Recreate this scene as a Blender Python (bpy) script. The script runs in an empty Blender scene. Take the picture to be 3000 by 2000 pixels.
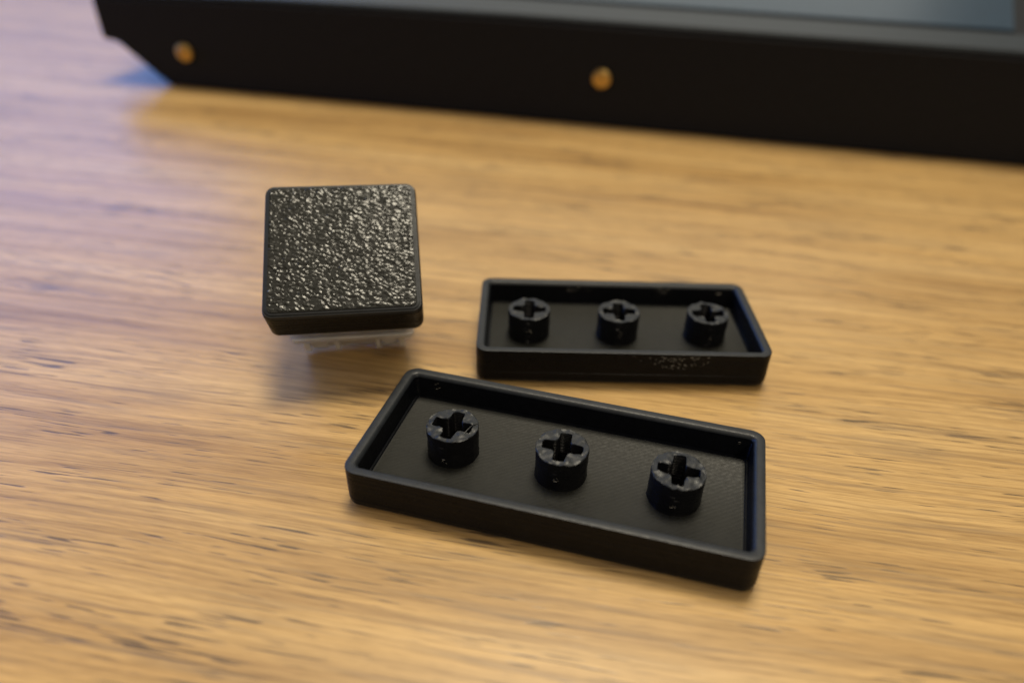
import bpy, bmesh, math, random
from math import sin, cos, pi, radians
from mathutils import Vector, Matrix, noise

sc = bpy.context.scene
C = sc.collection
MM = 0.001

# ------------------------------------------------------------------ camera
PITCH, ROLL, FPX = 0.6350, 0.0445, 2091.2
cam_d = bpy.data.cameras.new('camera')
cam = bpy.data.objects.new('camera', cam_d)
C.objects.link(cam)
fw = Vector((0, cos(PITCH), -sin(PITCH)))
rt = Vector((1, 0, 0))
up = rt.cross(fw)
r2 = rt * cos(ROLL) + up * sin(ROLL)
u2 = up * cos(ROLL) - rt * sin(ROLL)
M = Matrix((r2, u2, -fw)).transposed().to_4x4()
M.translation = Vector((0, 0, 55.946)) * MM
cam.matrix_world = M
cam_d.sensor_width = 36.0
cam_d.lens = FPX / 3000 * 36.0
cam_d.shift_x = -76.1 / 3000
cam_d.shift_y = 62.9 / 3000
cam_d.clip_start = 0.002
cam_d.clip_end = 50
cam_d.dof.use_dof = True
cam_d.dof.focus_distance = 0.0775
cam_d.dof.aperture_fstop = 12.5
cam_d.dof.aperture_blades = 0
sc.camera = cam

# ------------------------------------------------------------------ light
sc.view_settings.view_transform = 'Standard'
sc.view_settings.look = 'None'
sc.view_settings.exposure = 0
sc.view_settings.gamma = 1
w = bpy.data.worlds.new('World')
sc.world = w
w.use_nodes = True
w.node_tree.nodes['Background'].inputs[0].default_value = (1.0, 0.88, 0.74, 1)
w.node_tree.nodes['Background'].inputs[1].default_value = 0.14


def area(name, loc, target, sx, sy, rad, col, spread=180):
    """rectangular lamp; rad is its radiance"""
    d = bpy.data.lights.new(name, 'AREA')
    d.shape = 'RECTANGLE'
    d.size, d.size_y = sx, sy
    d.energy = rad * pi * sx * sy
    d.color = col
    d.spread = radians(spread)
    o = bpy.data.objects.new(name, d)
    C.objects.link(o)
    o.location = loc
    o.rotation_euler = (Vector(target) - Vector(loc)).to_track_quat('-Z', 'Y').to_euler()
    return o


area('ceiling_lamp', (0.10, 0.43, 1.60), (0.0, 0.08, 0), 0.46, 0.46, 38.5, (1.0, 0.90, 0.70))
area('ceiling_glow', (0.1, 0.3, 1.75), (0.1, 0.3, 0), 2.2, 2.2, 0.85, (1.0, 0.90, 0.72))
area('far_wall_glow', (0.0, 3.2, 1.6), (0, 0, 0.2), 3.2, 2.2, 0.75, (1.0, 0.97, 0.86))
area('window_light', (-1.0, 1.05, 0.60), (0, 0.05, 0.1), 1.0, 0.52, 4.1, (0.075, 0.31, 1.0))
area('monitor_light', (-0.80, 0.22, 0.20), (0, 0.1, 0.0), 0.40, 0.25, 6.0, (0.10, 0.26, 1.0))


def spot_bulb(name, loc, e, r, col):
    d = bpy.data.lights.new(name, 'POINT')
    d.energy = e
    d.shadow_soft_size = r
    d.color = col
    o = bpy.data.objects.new(name, d)
    C.objects.link(o)
    o.location = loc


spot_bulb('room_lamp', (0.30, -0.9, 0.85), 13.0, 0.02, (1.0, 0.86, 0.66))


# ------------------------------------------------------------------ helpers
class NT:
    def __init__(s, name):
        s.m = bpy.data.materials.new(name)
        s.m.use_nodes = True
        s.t = s.m.node_tree
        s.b = s.t.nodes['Principled BSDF']

    def n(s, typ, **kw):
        nd = s.t.nodes.new(typ)
        for k, v in kw.items():
            if k.startswith('_'):
                setattr(nd, k[1:], v)
            else:
                key = int(k[1:]) if k[0] == 'i' and k[1:].isdigit() else k
                nd.inputs[key].default_value = v
        return nd

    def l(s, a, b):
        s.t.links.new(a, b)

    def bs(s, **kw):
        for k, v in kw.items():
            s.b.inputs[k.replace('_', ' ')].default_value = v

    def coords(s, scale, rot=0.0, loc=(0, 0, 0)):
        tc = s.n('ShaderNodeTexCoord')
        mp = s.n('ShaderNodeMapping')
        mp.inputs['Scale'].default_value = scale
        mp.inputs['Rotation'].default_value = (0, 0, rot)
        mp.inputs['Location'].default_value = loc
        s.l(tc.outputs['Object'], mp.inputs['Vector'])
        return mp.outputs['Vector']

    def noise(s, vec, scale=1.0, detail=2.0, rough=0.5, dist=0.0):
        nd = s.n('ShaderNodeTexNoise', Scale=scale, Detail=detail, Roughness=rough, Distortion=dist)
        s.l(vec, nd.inputs['Vector'])
        return nd.outputs['Fac']

    def ramp(s, fac, stops):
        nd = s.n('ShaderNodeValToRGB')
        e = nd.color_ramp.elements
        while len(e) < len(stops):
            e.new(0.5)
        for el, (p, c) in zip(e, stops):
            el.position = p
            el.color = c if len(c) == 4 else (*c, 1)
        s.l(fac, nd.inputs[0])
        return nd.outputs[0]

    def math(s, op, a, b=None, clamp=False):
        nd = s.n('ShaderNodeMath', _operation=op, _use_clamp=clamp)
        for i, v in ((0, a), (1, b)):
            if v is None:
                continue
            if isinstance(v, (int, float)):
                nd.inputs[i].default_value = v
            else:
                s.l(v, nd.inputs[i])
        return nd.outputs[0]

    def mix(s, fac, a, b, mode='MIX'):
        nd = s.n('ShaderNodeMix', _data_type='RGBA', _blend_type=mode)
        for i, v in ((0, fac), (6, a), (7, b)):
            if isinstance(v, (int, float)):
                nd.inputs[i].default_value = v
            elif isinstance(v, tuple):
                nd.inputs[i].default_value = (*v, 1)
            else:
                s.l(v, nd.inputs[i])
        return nd.outputs[2]

    def bump(s, h, strength, dist, prev=None):
        nd = s.n('ShaderNodeBump', Strength=strength, Distance=dist)
        s.l(h, nd.inputs['Height'])
        if prev is not None:
            s.l(prev, nd.inputs['Normal'])
        s.l(nd.outputs[0], s.b.inputs['Normal'])
        return nd.outputs[0]


def g(v):
    return (v, v, v, 1)


# ------------------------------------------------------------------ materials
def wood():
    s = NT('oak_tabletop')
    # u runs along the grain, v across it, both in millimetres
    base = s.coords((1000, 1000, 1000))
    # slow sideways wander of the grain
    wv = s.n('ShaderNodeVectorMath', _operation='MULTIPLY')
    s.l(base, wv.inputs[0]); wv.inputs[1].default_value = (0.011, 0.05, 1)
    wan = s.n('ShaderNodeTexNoise', Scale=1.0, Detail=1.2, Roughness=0.4)
    s.l(wv.outputs[0], wan.inputs['Vector'])
    off = s.math('MULTIPLY', s.math('SUBTRACT', wan.outputs['Fac'], 0.5), 6.0)
    sep = s.n('ShaderNodeSeparateXYZ'); s.l(base, sep.inputs[0])
    v = s.math('ADD', sep.outputs[1], off)

    def uv(su, sv, ou=0.0):
        c = s.n('ShaderNodeCombineXYZ')
        s.l(s.math('ADD', s.math('MULTIPLY', sep.outputs[0], su), ou), c.inputs[0])
        s.l(s.math('MULTIPLY', v, sv), c.inputs[1])
        return c.outputs[0]
    band = s.noise(uv(0.008, 0.11), 1, 3, 0.6)
    streak = s.noise(uv(0.016, 0.60, 3.0), 1, 4, 0.65)
    fine = s.noise(uv(0.05, 2.3, 7.0), 1, 4, 0.65, 0.15)
    pore_n = s.noise(uv(0.15, 3.8, 11.0), 1, 1.5, 0.5)
    micro = s.noise(uv(0.30, 7.0, 31.0), 1, 2, 0.6)
    pore_m = s.noise(uv(0.05, 0.22, 17.0), 1, 2, 0.5)
    col = s.ramp(band, [(0.30, (0.315, 0.184, 0.063)), (0.50, (0.430, 0.268, 0.098)), (0.72, (0.490, 0.320, 0.128))])
    st = s.ramp(streak, [(0.32, (0.70, 0.66, 0.62)), (0.47, (0.98, 0.98, 0.98)), (0.68, (1.10, 1.10, 1.10))])
    col = s.mix(1.0, col, st, 'MULTIPLY')
    fn = s.ramp(fine, [(0.32, (0.70, 0.67, 0.64)), (0.50, (1, 1, 1)), (0.68, (1.12, 1.12, 1.12))])
    col = s.mix(1.0, col, fn, 'MULTIPLY')
    mc = s.ramp(micro, [(0.34, (0.80, 0.78, 0.75)), (0.52, (1, 1, 1)), (0.7, (1.06, 1.06, 1.06))])
    col = s.mix(1.0, col, mc, 'MULTIPLY')
    # dark pores: short dashes gathered in patches
    pf = s.math('SUBTRACT', pore_n, s.math('MULTIPLY', pore_m, 0.55))
    pf = s.ramp(pf, [(0.370, g(0)), (0.415, g(1))])
    col = s.mix(s.math('MULTIPLY', pf, 0.80), col, (0.045, 0.030, 0.020))
    soft = s.noise(uv(0.045, 1.05, 23.0), 1, 2.5, 0.55)
    sf = s.ramp(soft, [(0.53, g(0)), (0.70, g(1))])
    col = s.mix(s.math('MULTIPLY', sf, 0.42), col, (0.15, 0.105, 0.065))
    s.l(col, s.b.inputs['Base Color'])
    s.bs(IOR=1.5)
    rg = s.ramp(streak, [(0.3, g(0.40)), (0.7, g(0.33))])
    s.l(rg, s.b.inputs['Roughness'])
    h = s.math('SUBTRACT', s.math('MULTIPLY', fine, 0.5), pf)
    s.bump(h, 0.18, 0.00010)
    return s.m


def plastic(name, col, rough, spec=0.5, lines=None, mottle=0.25):
    s = NT(name)
    v = s.coords((1000, 1000, 1000))
    n1 = s.noise(v, 0.9, 4, 0.6)
    c = s.ramp(n1, [(0.3, tuple(x * (1 - mottle) for x in col)), (0.7, tuple(x * (1 + mottle) for x in col))])
    s.l(c, s.b.inputs['Base Color'])
    n2 = s.noise(v, 2.2, 3, 0.6)
    s.l(s.ramp(n2, [(0.3, g(rough * 0.85)), (0.7, g(rough * 1.2))]), s.b.inputs['Roughness'])
    s.bs(IOR=1.5, Specular_IOR_Level=spec)
    n3 = s.noise(s.coords((1000, 1000, 2600)), 1.6, 4, 0.65)
    nb = s.bump(n3, 0.35, 0.00006)
    if lines:
        wv = s.n('ShaderNodeTexWave', Scale=lines[0], Distortion=0.6, Detail=2.0)
        wv.inputs['Detail Scale'].default_value = 0.6
        s.l(s.coords((1000, 1000, 1000), radians(lines[1])), wv.inputs['Vector'])
        s.bump(wv.outputs['Fac'], lines[2], 0.00003, nb)
    return s.m


M_wood = wood()
M_shell = plastic('black_printed_plastic', (0.004, 0.0045, 0.006), 0.30, 0.11)
M_floor = plastic('smooth_first_layer_plastic', (0.013, 0.013, 0.011), 0.46, 0.19, lines=(0.7, 52, 0.13), mottle=0.12)
M_rim = plastic('printed_rim_plastic', (0.011, 0.013, 0.016), 0.42, 0.32)
M_stem = plastic('rough_stem_plastic', (0.005, 0.005, 0.006), 0.34, 0.25)


def top_texture():
    s = NT('rough_textured_top_plastic')
    s.bs(Base_Color=(0.012, 0.012, 0.010, 1), Roughness=0.19, IOR=1.5, Specular_IOR_Level=0.25)
    return s.m


M_top = top_texture()


def simple(name, col, rough, **kw):
    s = NT(name)
    n = s.noise(s.coords((1000, 1000, 1000)), 0.5, 4, 0.6)
    s.l(s.ramp(n, [(0.3, tuple(x * 0.85 for x in col)), (0.7, tuple(min(1, x * 1.12) for x in col))]), s.b.inputs['Base Color'])
    s.bs(Roughness=rough, **kw)
    return s.m


M_case = simple('matte_black_case', (0.005, 0.006, 0.009), 0.55, IOR=1.5, Specular_IOR_Level=0.18)
M_bezel = simple('satin_black_bezel', (0.010, 0.017, 0.024), 0.48, IOR=1.5, Specular_IOR_Level=0.4)
M_screen = simple('grey_glossy_panel', (0.020, 0.040, 0.062), 0.30, IOR=1.5, Specular_IOR_Level=0.25)
M_brass = simple('brass', (0.66, 0.44, 0.15), 0.36, Metallic=1.0)
M_clear = simple('clear_polycarbonate', (0.95, 0.95, 0.93), 0.14, IOR=1.45, Transmission_Weight=0.62)
M_frost = simple('frosted_polycarbonate', (0.93, 0.92, 0.87), 0.22, IOR=1.45, Transmission_Weight=0.32)
M_glint = simple('glint_fleck_plastic', (0.34, 0.31, 0.25), 0.3)  # pale colour stands in for lamp glints on the black plastic
M_brown = simple('brown_slider_plastic', (0.10, 0.045, 0.022), 0.4)
M_metal = simple('spring_steel', (0.55, 0.52, 0.48), 0.3, Metallic=1.0)


def finish(bm, name, mats, parent=None, sharp=32, smooth=True):
    bmesh.ops.recalc_face_normals(bm, faces=bm.faces)
    for f in bm.faces:
        f.smooth = smooth
    for e in bm.edges:
        if len(e.link_faces) == 2 and e.calc_face_angle(0) > radians(sharp):
            e.smooth = False
    me = bpy.data.meshes.new(name)
    bm.to_mesh(me)
    bm.free()
    for m in (mats if isinstance(mats, (list, tuple)) else [mats]):
        me.materials.append(m)
    o = bpy.data.objects.new(name, me)
    C.objects.link(o)
    o.parent = parent
    return o


def tag(o, label=None, cat=None, group=None, kind=None):
    for k, v in (('label', label), ('category', cat), ('group', group), ('kind', kind)):
        if v:
            o[k] = v


def empty(name, label, cat, group=None):
    o = bpy.data.objects.new(name, None)
    o.empty_display_size = 0.01
    C.objects.link(o)
    tag(o, label, cat, group)
    return o


def rrect(a, b, r, n=9):
    """rounded rectangle outline, half sizes a, b (mm)"""
    pts = []
    for cx, cy, s in ((a - r, b - r, 0), (-a + r, b - r, 90), (-a + r, -b + r, 180), (a - r, -b + r, 270)):
        for k in range(n):
            t = radians(s + 90 * k / (n - 1))
            pts.append((cx + r * cos(t), cy + r * sin(t)))
    return pts


def ring(bm, pts, z):
    return [bm.verts.new((x * MM, y * MM, z * MM)) for x, y in pts]


def bridge(bm, A, B, mi=0):
    n = len(A)
    for i in range(n):
        f = bm.faces.new((A[i], A[(i + 1) % n], B[(i + 1) % n], B[i]))
        f.material_index = mi


# ------------------------------------------------------------------ keycap, lying open side up: z = 0 is the typing face
H, ZF, RC, WALL = 4.98, 1.80, 1.5, 1.20


def make_shell(L, W, seed, parent, top_mat, RC=RC):
    rnd = random.Random(seed)
    bm = bmesh.new()
    prof = []        # (inset, z, material)
    # stepped layers round the edge of the typing face
    steps = [(0.64, 0.0), (0.62, 0.13), (0.36, 0.19), (0.34, 0.34), (0.15, 0.38), (0.13, 0.58), (0.03, 0.70)]
    prof += [(i, z, 3) for i, z in steps]
    z = 1.0
    while z < H - 0.25:
        j = rnd.uniform(-0.006, 0.006)
        prof += [(0.020 + j, z, 0), (0.0 + j, z + 0.04, 0), (0.0 + j, z + 0.16, 0)]
        z += 0.20
    prof += [(0.01, H - 0.08, 0), (0.03, H - 0.02, 0), (0.09, H, 3)]
    prof += [(WALL - 0.42, H, 3), (WALL - 0.28, H - 0.05, 3), (WALL - 0.12, H - 0.20, 3), (WALL - 0.03, H - 0.40, 3), (WALL, H - 0.60, 0)]
    z = H - 0.78
    while z > ZF + 0.40:
        j = rnd.uniform(-0.006, 0.006)
        prof += [(WALL - 0.0 + j, z, 0), (WALL + 0.020 + j, z - 0.04, 0), (WALL + j, z - 0.08, 0)]
        z -= 0.20
    prof += [(WALL + 0.02, ZF + 0.26, 0), (WALL + 0.04, ZF + 0.20, 0), (WALL + 0.22, ZF + 0.18, 0), (WALL + 0.25, ZF + 0.04, 0), (WALL + 0.32, ZF, 0)]
    first = prev = None
    for ins, z, mi in prof:
        r = max(RC - ins * 0.85, 0.55)
        pts = rrect(L / 2 - ins, W / 2 - ins, r)
        cur = []
        for x, y in pts:
            d = noise.noise(Vector((x * 0.35, y * 0.35, z * 0.6 + seed))) * 0.035
            s = 1 + d / max(abs(x), abs(y))
            cur.append(bm.verts.new((x * s * MM, y * s * MM, z * MM)))
        if prev:
            bridge(bm, prev, cur, mi)
        else:
            first = cur
        prev = cur
    f = bm.faces.new(list(reversed(first))); f.material_index = 1
    f = bm.faces.new(prev); f.material_index = 2
    return finish(bm, 'shell', [M_shell, top_mat, M_floor, M_rim], parent)


def make_grain(L, W, inset, seed, parent):
    """the typing face as printed on a rough plate: thousands of tiny tilted facets"""
    rnd = random.Random(seed)
    a, b, rc = L / 2 - inset, W / 2 - inset, 0.75
    nx, ny = 80, 100
    bm = bmesh.new()
    V = []
    ca, sa = cos(radians(32)), sin(radians(32))
    for j in range(ny + 1):
        row = []
        for i in range(nx + 1):
            x, y = -a + 2 * a * i / nx, -b + 2 * b * j / ny
            edge = i in (0, nx) or j in (0, ny)
            if not edge:
                x += rnd.uniform(-0.42, 0.42) * 2 * a / nx
                y += rnd.uniform(-0.42, 0.42) * 2 * b / ny
            # round the corners
            dx, dy = abs(x) - (a - rc), abs(y) - (b - rc)
            if dx > 0 and dy > 0:
                m = max(dx, dy) / math.hypot(dx, dy)
                x = math.copysign(a - rc + dx * m, x); y = math.copysign(b - rc + dy * m, y)
            u, v = x * ca + y * sa, -x * sa + y * ca
            z = noise.noise(Vector((u * 1.4, v * 3.2, seed))) * 0.062 + noise.noise(Vector((u * 0.5, v * 0.7, seed + 5))) * 0.04 + rnd.uniform(-1, 1) ** 3 * 0.036
            row.append(bm.verts.new((x * MM, y * MM, (0.0 if edge else -0.03 - z) * MM)))
        V.append(row)
    for j in range(ny):
        for i in range(nx):
            p, q, r_, t = V[j][i], V[j][i + 1], V[j + 1][i + 1], V[j + 1][i]
            for f in (((p, q, r_), (p, r_, t)) if rnd.random() < 0.5 else ((p, q, t), (q, r_, t))):
                bm.faces.new(f)
    bmesh.ops.remove_doubles(bm, verts=bm.verts, dist=1e-7)
    return finish(bm, 'typing_face', M_top, parent, smooth=False)


def cross_r(t, a=2.12, b=0.64):
    c, s = abs(cos(t)) + 1e-9, abs(sin(t)) + 1e-9
    return max(min(a / c, b / s), min(b / c, a / s))


def make_stem(x, seed, parent, ztop=5.49, rot=0.0):
    """round socket with a cross shaped hole, printed a little untidily"""
    rnd = random.Random(seed)
    bm = bmesh.new()
    a, b = 2.12, 0.64
    ang = set(k * 2 * pi / 80 for k in range(80))
    for q in range(4):
        for d in (math.atan2(b, a), pi / 4, pi / 2 - math.atan2(b, a)):
            ang.add(q * pi / 2 + d)
    ang = sorted(ang)
    R = 2.78
    facets = 15
    ph = rnd.uniform(0, 1)

    def nz(t, k, s=1.0):
        return noise.noise(Vector((cos(t) * k, sin(t) * k, seed * 3.7 + s)))

    def outer(t, z):
        seg = 2 * pi / facets
        q = ((t + ph) % seg) - seg / 2
        poly = cos(seg / 2) / cos(q)                 # faceted outline
        seam = 0.16 * math.exp(-(((t + pi / 2 + 0.05 + pi) % (2 * pi) - pi) / 0.16) ** 2) * noise.noise(Vector((t * 6, z * 3.1, seed * 1.7)))
        return R * (0.35 + 0.65 * poly) + nz(t, 2.2, z * 1.2) * 0.06 + nz(t, 9.0, z * 5) * 0.025 + seam

    def inner(t):
        r = cross_r(t, a, b)
        rr = sum(cross_r(t + d, a, b) for d in (-0.08, 0, 0.08)) / 3 + 0.15 * math.exp(-(((t % (pi / 2)) - pi / 4) / 0.20) ** 2)
        r += 0.15 * math.exp(-(((t % (pi / 2)) - pi / 4) / 0.20) ** 2)
        return r * 0.5 + rr * 0.5 + nz(t, 4.0, 9) * 0.09

    def loop(fr, fz):
        vs = []
        for t in ang:
            r = fr(t); z = fz(t, r)
            vs.append(bm.verts.new(((x + r * cos(t + rot)) * MM, r * sin(t + rot) * MM, z * MM)))
        return vs

    def ztp(t, r):
        lump = noise.noise(Vector((cos(t) * r * 1.5, sin(t) * r * 1.5, seed + 0.5)))
        rim = 0.5 + 0.5 * sin(r * 7.0)
        fine = noise.noise(Vector((cos(t) * r * 4.0, sin(t) * r * 4.0, seed + 2.5)))
        return ztop + lump * 0.15 + fine * 0.07 + rim * 0.03
    loops = []
    loops.append(loop(lambda t: inner(t) * 0.97, lambda t, r: 1.9))
    z = 2.15
    while z < ztop - 0.2:
        j = rnd.uniform(-0.03, 0.03)
        loops.append(loop(lambda t: inner(t) + j, lambda t, r: z))
        loops.append(loop(lambda t: inner(t) + 0.045 + j, lambda t, r: z + 0.04))
        loops.append(loop(lambda t: inner(t) + j, lambda t, r: z + 0.10))
        z += 0.22
    loops.append(loop(inner, lambda t, r: ztp(t, r) - 0.10))
    top0 = loops[-1]
    for f_ in (0.06, 0.25, 0.45, 0.62, 0.78, 0.93):
        loops.append(loop(lambda t: inner(t) * (1 - f_) + outer(t, ztop) * f_, ztp))
    loops.append(loop(lambda t: outer(t, ztop), lambda t, r: ztp(t, r) - 0.07))
    z = ztop - 0.24
    while z > ZF + 0.05:
        j = rnd.uniform(-0.012, 0.012)
        loops.append(loop(lambda t: outer(t, z) + j, lambda t, r: z + 0.05))
        loops.append(loop(lambda t: outer(t, z) - 0.02 + j, lambda t, r: z))
        loops.append(loop(lambda t: outer(t, z) + j, lambda t, r: z - 0.05))
        z -= 0.20
    loops.append(loop(lambda t: outer(t, ZF) + 0.05, lambda t, r: ZF - 0.05))
    k0 = next(i for i, L_ in enumerate(loops) if L_ is top0)
    for i, (A, B) in enumerate(zip(loops, loops[1:])):
        bridge(bm, A, B, 1 if k0 <= i < k0 + 7 else 0)
    bm.faces.new(loops[0])
    return finish(bm, 'stem', [M_stem, M_rim], parent, sharp=40)


root_stems = {}


def make_keycap(L, W, stems, seed, label, mat_top=None, group=None):
    stems_made = []
    root = empty('keycap', label, 'keycap', group)
    make_shell(L, W, seed, root, mat_top or M_top, RC if L > 30 else 1.2)
    if L < 30:
        make_grain(L, W, 0.66, seed, root)
    for k, sx in enumerate(stems):
        stems_made.append(make_stem(sx, seed * 7 + k, root, rot=(k - 1) * 0.03))
    root_stems[seed] = stems_made
    return root


k1 = make_keycap(41.1, 18.0, (-11.94, 0, 11.94), 1,
                 'longer black keycap upside down in front, slanted, three cross sockets inside', group='upside-down long keycaps')
k1.location = Vector((2.905, 54.088, 0.02)) * MM
k1.rotation_euler = (0, 0, -0.2220)
k2 = make_keycap(37.2, 18.0, (-11.94, 0, 11.94), 2,
                 'shorter black keycap upside down behind, level with the picture, blue light on its right wall', group='upside-down long keycaps')
k2.location = Vector((10.482, 80.863, 0.02)) * MM
k2.rotation_euler = (0, 0, 0.0396)

# pale flecks with glints painted into their colour, some on stray print blobs, laid on the faces they mark (mm, in the keycap's own frame)
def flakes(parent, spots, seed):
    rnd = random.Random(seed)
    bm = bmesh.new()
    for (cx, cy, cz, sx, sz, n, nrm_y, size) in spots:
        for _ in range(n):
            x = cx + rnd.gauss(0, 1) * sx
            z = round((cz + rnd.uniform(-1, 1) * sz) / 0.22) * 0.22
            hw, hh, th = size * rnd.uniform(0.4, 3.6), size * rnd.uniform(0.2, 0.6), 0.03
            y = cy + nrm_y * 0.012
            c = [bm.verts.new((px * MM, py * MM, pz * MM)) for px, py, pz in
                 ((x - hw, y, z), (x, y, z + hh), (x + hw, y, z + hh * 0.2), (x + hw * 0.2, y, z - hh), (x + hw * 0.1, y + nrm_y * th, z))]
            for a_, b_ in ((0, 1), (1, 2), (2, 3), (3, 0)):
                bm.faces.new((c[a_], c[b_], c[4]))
    o = finish(bm, 'glint_flecks', M_glint, parent, smooth=False)
    tag(o, kind='stuff')


yi = 9.0 - WALL
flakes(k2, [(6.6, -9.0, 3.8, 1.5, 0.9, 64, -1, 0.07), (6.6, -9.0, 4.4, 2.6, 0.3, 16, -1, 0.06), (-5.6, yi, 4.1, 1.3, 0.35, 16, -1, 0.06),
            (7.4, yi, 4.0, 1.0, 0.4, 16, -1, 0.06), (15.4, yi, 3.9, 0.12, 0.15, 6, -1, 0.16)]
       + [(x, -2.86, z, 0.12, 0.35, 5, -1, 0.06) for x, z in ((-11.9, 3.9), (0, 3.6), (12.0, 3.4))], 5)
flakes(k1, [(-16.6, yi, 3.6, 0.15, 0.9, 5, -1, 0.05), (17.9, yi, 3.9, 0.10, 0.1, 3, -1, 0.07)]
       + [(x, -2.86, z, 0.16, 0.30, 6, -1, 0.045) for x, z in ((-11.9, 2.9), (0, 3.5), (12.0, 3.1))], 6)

# the square keycap, right way up on the switch, tilted towards the viewer
k3 = make_keycap(18.1, 18.0, (0,), 3, 'square black keycap with rough sparkling top, tilted forward on a clear switch')
CX = Vector((-24.42, 78.51, 11.60))
T = Matrix.Rotation(0.1843, 4, 'Z') @ Matrix.Rotation(0.5502, 4, 'X') @ Matrix.Rotation(0.0038, 4, 'Y')
CAPH = 5.20
k3.matrix_world = Matrix.Translation(CX * MM) @ T @ Matrix.Translation(Vector((0, 0, CAPH * MM))) @ Matrix.Rotation(pi, 4, 'X')


# ------------------------------------------------------------------ switch (origin at the cap's rim plane, z down the body)
def loft(sections, name, mat, parent, cap=True, n=4, sharp=25, smooth=True, hollow=None):
    bm = bmesh.new()
    prev = first = None
    for a, b, r, z, *o in sections:
        oy = o[0] if o else 0
        pts = [(x, y + oy) for x, y in rrect(a, b, r, n)]
        cur = ring(bm, pts, z)
        if prev:
            bridge(bm, prev, cur)
        else:
            first = cur
        prev = cur
    if cap:
        bm.faces.new(list(reversed(first)))
        bm.faces.new(prev)
    return finish(bm, name, mat, parent, sharp, smooth)


sw = empty('key_switch', 'clear see-through mechanical key switch under the tilted square keycap', 'key switch')
sw.matrix_world = Matrix.Translation(CX * MM) @ T
# hollow clear shells: outside down, inside back up, so that light really passes through two walls
loft([(5.2, 5.2, 0.5, -1.0), (6.1, 6.0, 0.6, -1.4), (6.9, 6.8, 0.7, -3.8), (7.0, 7.0, 0.5, -4.3), (7.7, 7.7, 0.6, -4.35), (7.7, 7.7, 0.6, -5.2),
      (6.7, 6.7, 0.5, -5.2), (6.2, 6.2, 0.5, -4.2), (5.6, 5.5, 0.5, -2.3), (4.8, 4.8, 0.5, -1.7), (3.4, 3.0, 0.4, -1.7), (3.4, 3.0, 0.4, -1.0), (5.2, 5.2, 0.5, -1.0)],
     'upper_housing', M_clear, sw, cap=False)
lh = loft([(6.9, 6.9, 0.5, -5.3), (6.8, 6.8, 0.6, -7.6), (6.5, 6.6, 0.9, -8.4), (6.1, 6.5, 1.0, -9.2), (5.9, 6.2, 1.0, -9.35),
           (0.4, 0.4, 0.3, -9.35), (0.4, 0.4, 0.3, -8.6), (5.4, 5.6, 0.8, -8.6), (6.0, 6.0, 0.6, -7.6), (6.1, 6.1, 0.5, -5.3), (6.9, 6.9, 0.5, -5.3)],
          'lower_housing', M_frost, sw, cap=False)
# ribs and clips moulded on the housing front
bmr = bmesh.new()


def bx(bm, x0, x1, y0, y1, z0, z1):
    v = [bm.verts.new((x * MM, y * MM, z * MM)) for z in (z0, z1) for y in (y0, y1) for x in (x0, x1)]
    for q in ((0, 1, 3, 2), (4, 6, 7, 5), (0, 4, 5, 1), (2, 3, 7, 6), (0, 2, 6, 4), (1, 5, 7, 3)):
        bm.faces.new([v[i] for i in q])


for cx, hw in ((-6.1, 0.35), (-2.3, 0.3), (2.9, 0.3), (6.0, 0.35)):
    bmr = bmesh.new()
    bx(bmr, cx - hw, cx + hw, -7.2, -6.7, -9.0, -5.4)
    finish(bmr, 'rib', M_frost, sw, smooth=False)
for cx in (-4.4, 4.4):
    bmr = bmesh.new()
    bx(bmr, cx - 0.9, cx + 0.9, -7.45, -6.75, -7.5, -5.4)
    finish(bmr, 'clip', M_clear, sw, smooth=False)
bms = bmesh.new()
bx(bms, 0.1, 2.1, -6.98, -6.5, -4.0, -1.6)
finish(bms, 'light_slot', M_brown, sw, smooth=False)
loft([(3.2, 2.8, 0.4, -0.6), (3.2, 2.8, 0.4, -3.6), (2.9, 2.6, 0.4, -7.2)], 'slider', M_brown, sw)
bms = bmesh.new()
bx(bms, -1.95, 1.95, -0.55, 0.55, -0.55, 2.7)
bx(bms, -0.55, 0.55, -1.95, -0.551, -0.55, 2.7)
bx(bms, -0.55, 0.55, 0.551, 1.95, -0.55, 2.7)
finish(bms, 'slider_cross', M_brown, sw, smooth=False)


def tube(path, r, name, mat, parent, n=8):
    bm = bmesh.new()
    prev = None
    path = [Vector(p) for p in path]
    for i, p in enumerate(path):
        d = (path[min(i + 1, len(path) - 1)] - path[max(i - 1, 0)]).normalized()
        q = d.to_track_quat('Z', 'Y')
        cur = [bm.verts.new((p + q @ Vector((r * cos(t), r * sin(t), 0))) * MM) for t in (2 * pi * k / n for k in range(n))]
        if prev:
            bridge(bm, prev, cur)
        else:
            bm.faces.new(list(reversed(cur)))
        prev = cur
    bm.faces.new(prev)
    return finish(bm, name, mat, parent, 50)


tube([(1.9 * cos(t * 0.5), 1.9 * sin(t * 0.5), -7.3 - 0.0175 * t) for t in range(75)], 0.14, 'spring', M_metal, sw, 6)
tube([(-11.94 + 1.5, -1.3, 5.42), (-11.94 + 1.75, -0.5, 5.60), (-11.94 + 2.1, 0.5, 5.63), (-11.94 + 2.5, 1.0, 5.45)], 0.05, 'stray_strand', M_rim, root_stems[1][0], 5)
bmc = bmesh.new()
bx(bmc, -2.6, 1.0, 3.6, 3.8, -8.4, -4.4)
finish(bmc, 'contact_leaf', M_metal, sw, smooth=False)
tube([(0, 0.2, -9.3), (0, 0.2, -12.6), (0, 0.2, -13.1)], 1.95, 'centre_post', M_clear, sw, 20)


def on_table(x, y):
    """local z at which the local point (x, y) meets the table top"""
    m = T.to_3x3()
    return -(CX.z + (m @ Vector((x, y, 0))).z) / (m @ Vector((0, 0, 1))).z


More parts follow.
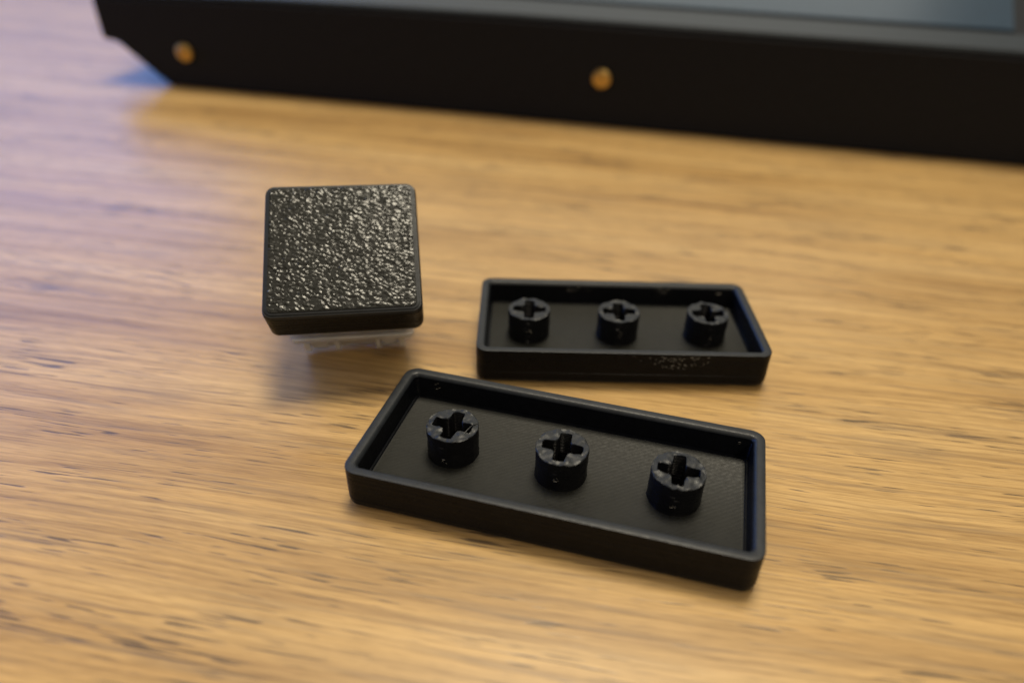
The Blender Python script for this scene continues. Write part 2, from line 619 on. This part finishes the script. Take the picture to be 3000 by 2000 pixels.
for px, py in ((-3.81, 2.54), (2.54, 5.08)):
    tube([(px, py, -8.8), (px, py, -12.0), (px, py + 0.3, on_table(px, py + 0.3) + 0.5)], 0.42, 'pin', M_metal, sw)

# ------------------------------------------------------------------ table
GRAIN = radians(-7.6)
bmt = bmesh.new()
bx(bmt, -900, 1100, -300, 1300, -28, 0)
bmesh.ops.bevel(bmt, geom=[e for e in bmt.edges], offset=0.002, segments=3, affect='EDGES')
tb = finish(bmt, 'tabletop', M_wood, None, smooth=True)
tb.rotation_euler = (0, 0, GRAIN)
tag(tb, 'warm oak tabletop with dark pores and long streaky grain under everything', 'table')

# ------------------------------------------------------------------ black device behind
A = Vector((-99.8, 190.6, 0.0))
YAW = radians(-8.9)
dev = empty('electronic_device', 'long black device case with brass screws along its slanted-end front, at the back', 'device')
dev.location = A * MM
dev.rotation_euler = (0, 0, YAW)
XR, DEP, TILT = 285.0, 150.0, math.tan(radians(9))
prof = [(-15.2, 20.0), (-15.3, 10.3), (-11.6, 10.0), (0.4, 0.1), (XR, 0.1), (XR, 22.5), (203, 22.5), (91, 22.3), (32, 21.5)]
bm = bmesh.new()


def poly(off, y):
    return [bm.verts.new((x * MM, y * MM, (z + (y * TILT if z > 15 else 0)) * MM)) for x, z in prof]


f0, f1 = poly(0, 0), poly(0, DEP)
bridge(bm, f0, f1)
bm.faces.new(f0); bm.faces.new(f1)
bmesh.ops.recalc_face_normals(bm, faces=bm.faces)
bmesh.ops.bevel(bm, geom=[e for e in bm.edges], offset=0.0005, segments=2, affect='EDGES')
finish(bm, 'body', M_case, dev, 30)
bm = bmesh.new()


def slab(x0, x1, y0, y1, h, name, mat, up=0.0, bev=0.35, skew=0.0):
    b_ = bmesh.new()

    def zt(x):
        P = [(-15.2, 20.0), (32, 21.5), (91, 22.3), (203, 22.5), (XR, 22.5)]
        for (xa, za), (xb, zb) in zip(P, P[1:]):
            if x <= xb:
                return za + (zb - za) * (x - xa) / (xb - xa)
        return 22.5
    xs = [x0] + [x for x in (32, 91, 203) if x0 < x < x1] + [x1]
    sk = lambda x, y: (x + (skew * (y - y0) if x == x1 else 0)) * MM
    lo = [b_.verts.new((sk(x, y), y * MM, (zt(x) + up + y * TILT) * MM)) for y in (y0, y1) for x in xs]
    hi = [b_.verts.new((sk(x, y), y * MM, (zt(x) + up + h + y * TILT) * MM)) for y in (y0, y1) for x in xs]
    n = len(xs)
    for i in range(n - 1):
        b_.faces.new((hi[i], hi[i + 1], hi[n + i + 1], hi[n + i]))
        b_.faces.new((lo[i], lo[n + i], lo[n + i + 1], lo[i + 1]))
        b_.faces.new((lo[i], lo[i + 1], hi[i + 1], hi[i]))
        b_.faces.new((lo[n + i], hi[n + i], hi[n + i + 1], lo[n + i + 1]))
    b_.faces.new((lo[0], hi[0], hi[n], lo[n]))
    b_.faces.new((lo[n - 1], lo[2 * n - 1], hi[2 * n - 1], hi[n - 1]))
    bmesh.ops.recalc_face_normals(b_, faces=b_.faces)
    bmesh.ops.bevel(b_, geom=[e for e in b_.edges if len(e.link_faces) == 2 and e.calc_face_angle(0) > 0.5], offset=bev * MM, segments=3, affect='EDGES')
    return finish(b_, name, mat, dev, 40)


slab(-14.5, XR - 0.5, 0.6, 10.5, 0.9, 'front_bezel', M_bezel, up=0.01)
slab(-4.0, 202.0, 14.0, DEP - 6, 0.5, 'screen', M_screen, up=0.01, bev=0.15, skew=0.25)

for ax, az in ((7.2, 8.8), (113.0, 11.2)):
    b_ = bmesh.new()
    n = 32
    prev = None
    for r, y in ((2.15, 0.3), (2.15, -0.35), (2.0, -0.65), (1.6, -0.85), (1.1, -0.95)):
        cur = [b_.verts.new((r * cos(2 * pi * k / n) * MM, y * MM, r * sin(2 * pi * k / n) * MM)) for k in range(n)]
        if prev:
            bridge(b_, prev, cur)
        prev = cur
    hexr = []
    for y in (-0.95, -0.1):
        hexr.append([b_.verts.new((min(1.0, 0.78 / cos(((2 * pi * k / n + pi / 6) % (pi / 3)) - pi / 6)) * cos(2 * pi * k / n) * MM, y * MM,
                                   min(1.0, 0.78 / cos(((2 * pi * k / n + pi / 6) % (pi / 3)) - pi / 6)) * sin(2 * pi * k / n) * MM)) for k in range(n)])
    bridge(b_, prev, hexr[0]); bridge(b_, hexr[0], hexr[1]); b_.faces.new(hexr[1])
    o = finish(b_, 'brass_screw', M_brass, dev, 35)
    o.location = (ax * MM, -0.01 * MM, az * MM)
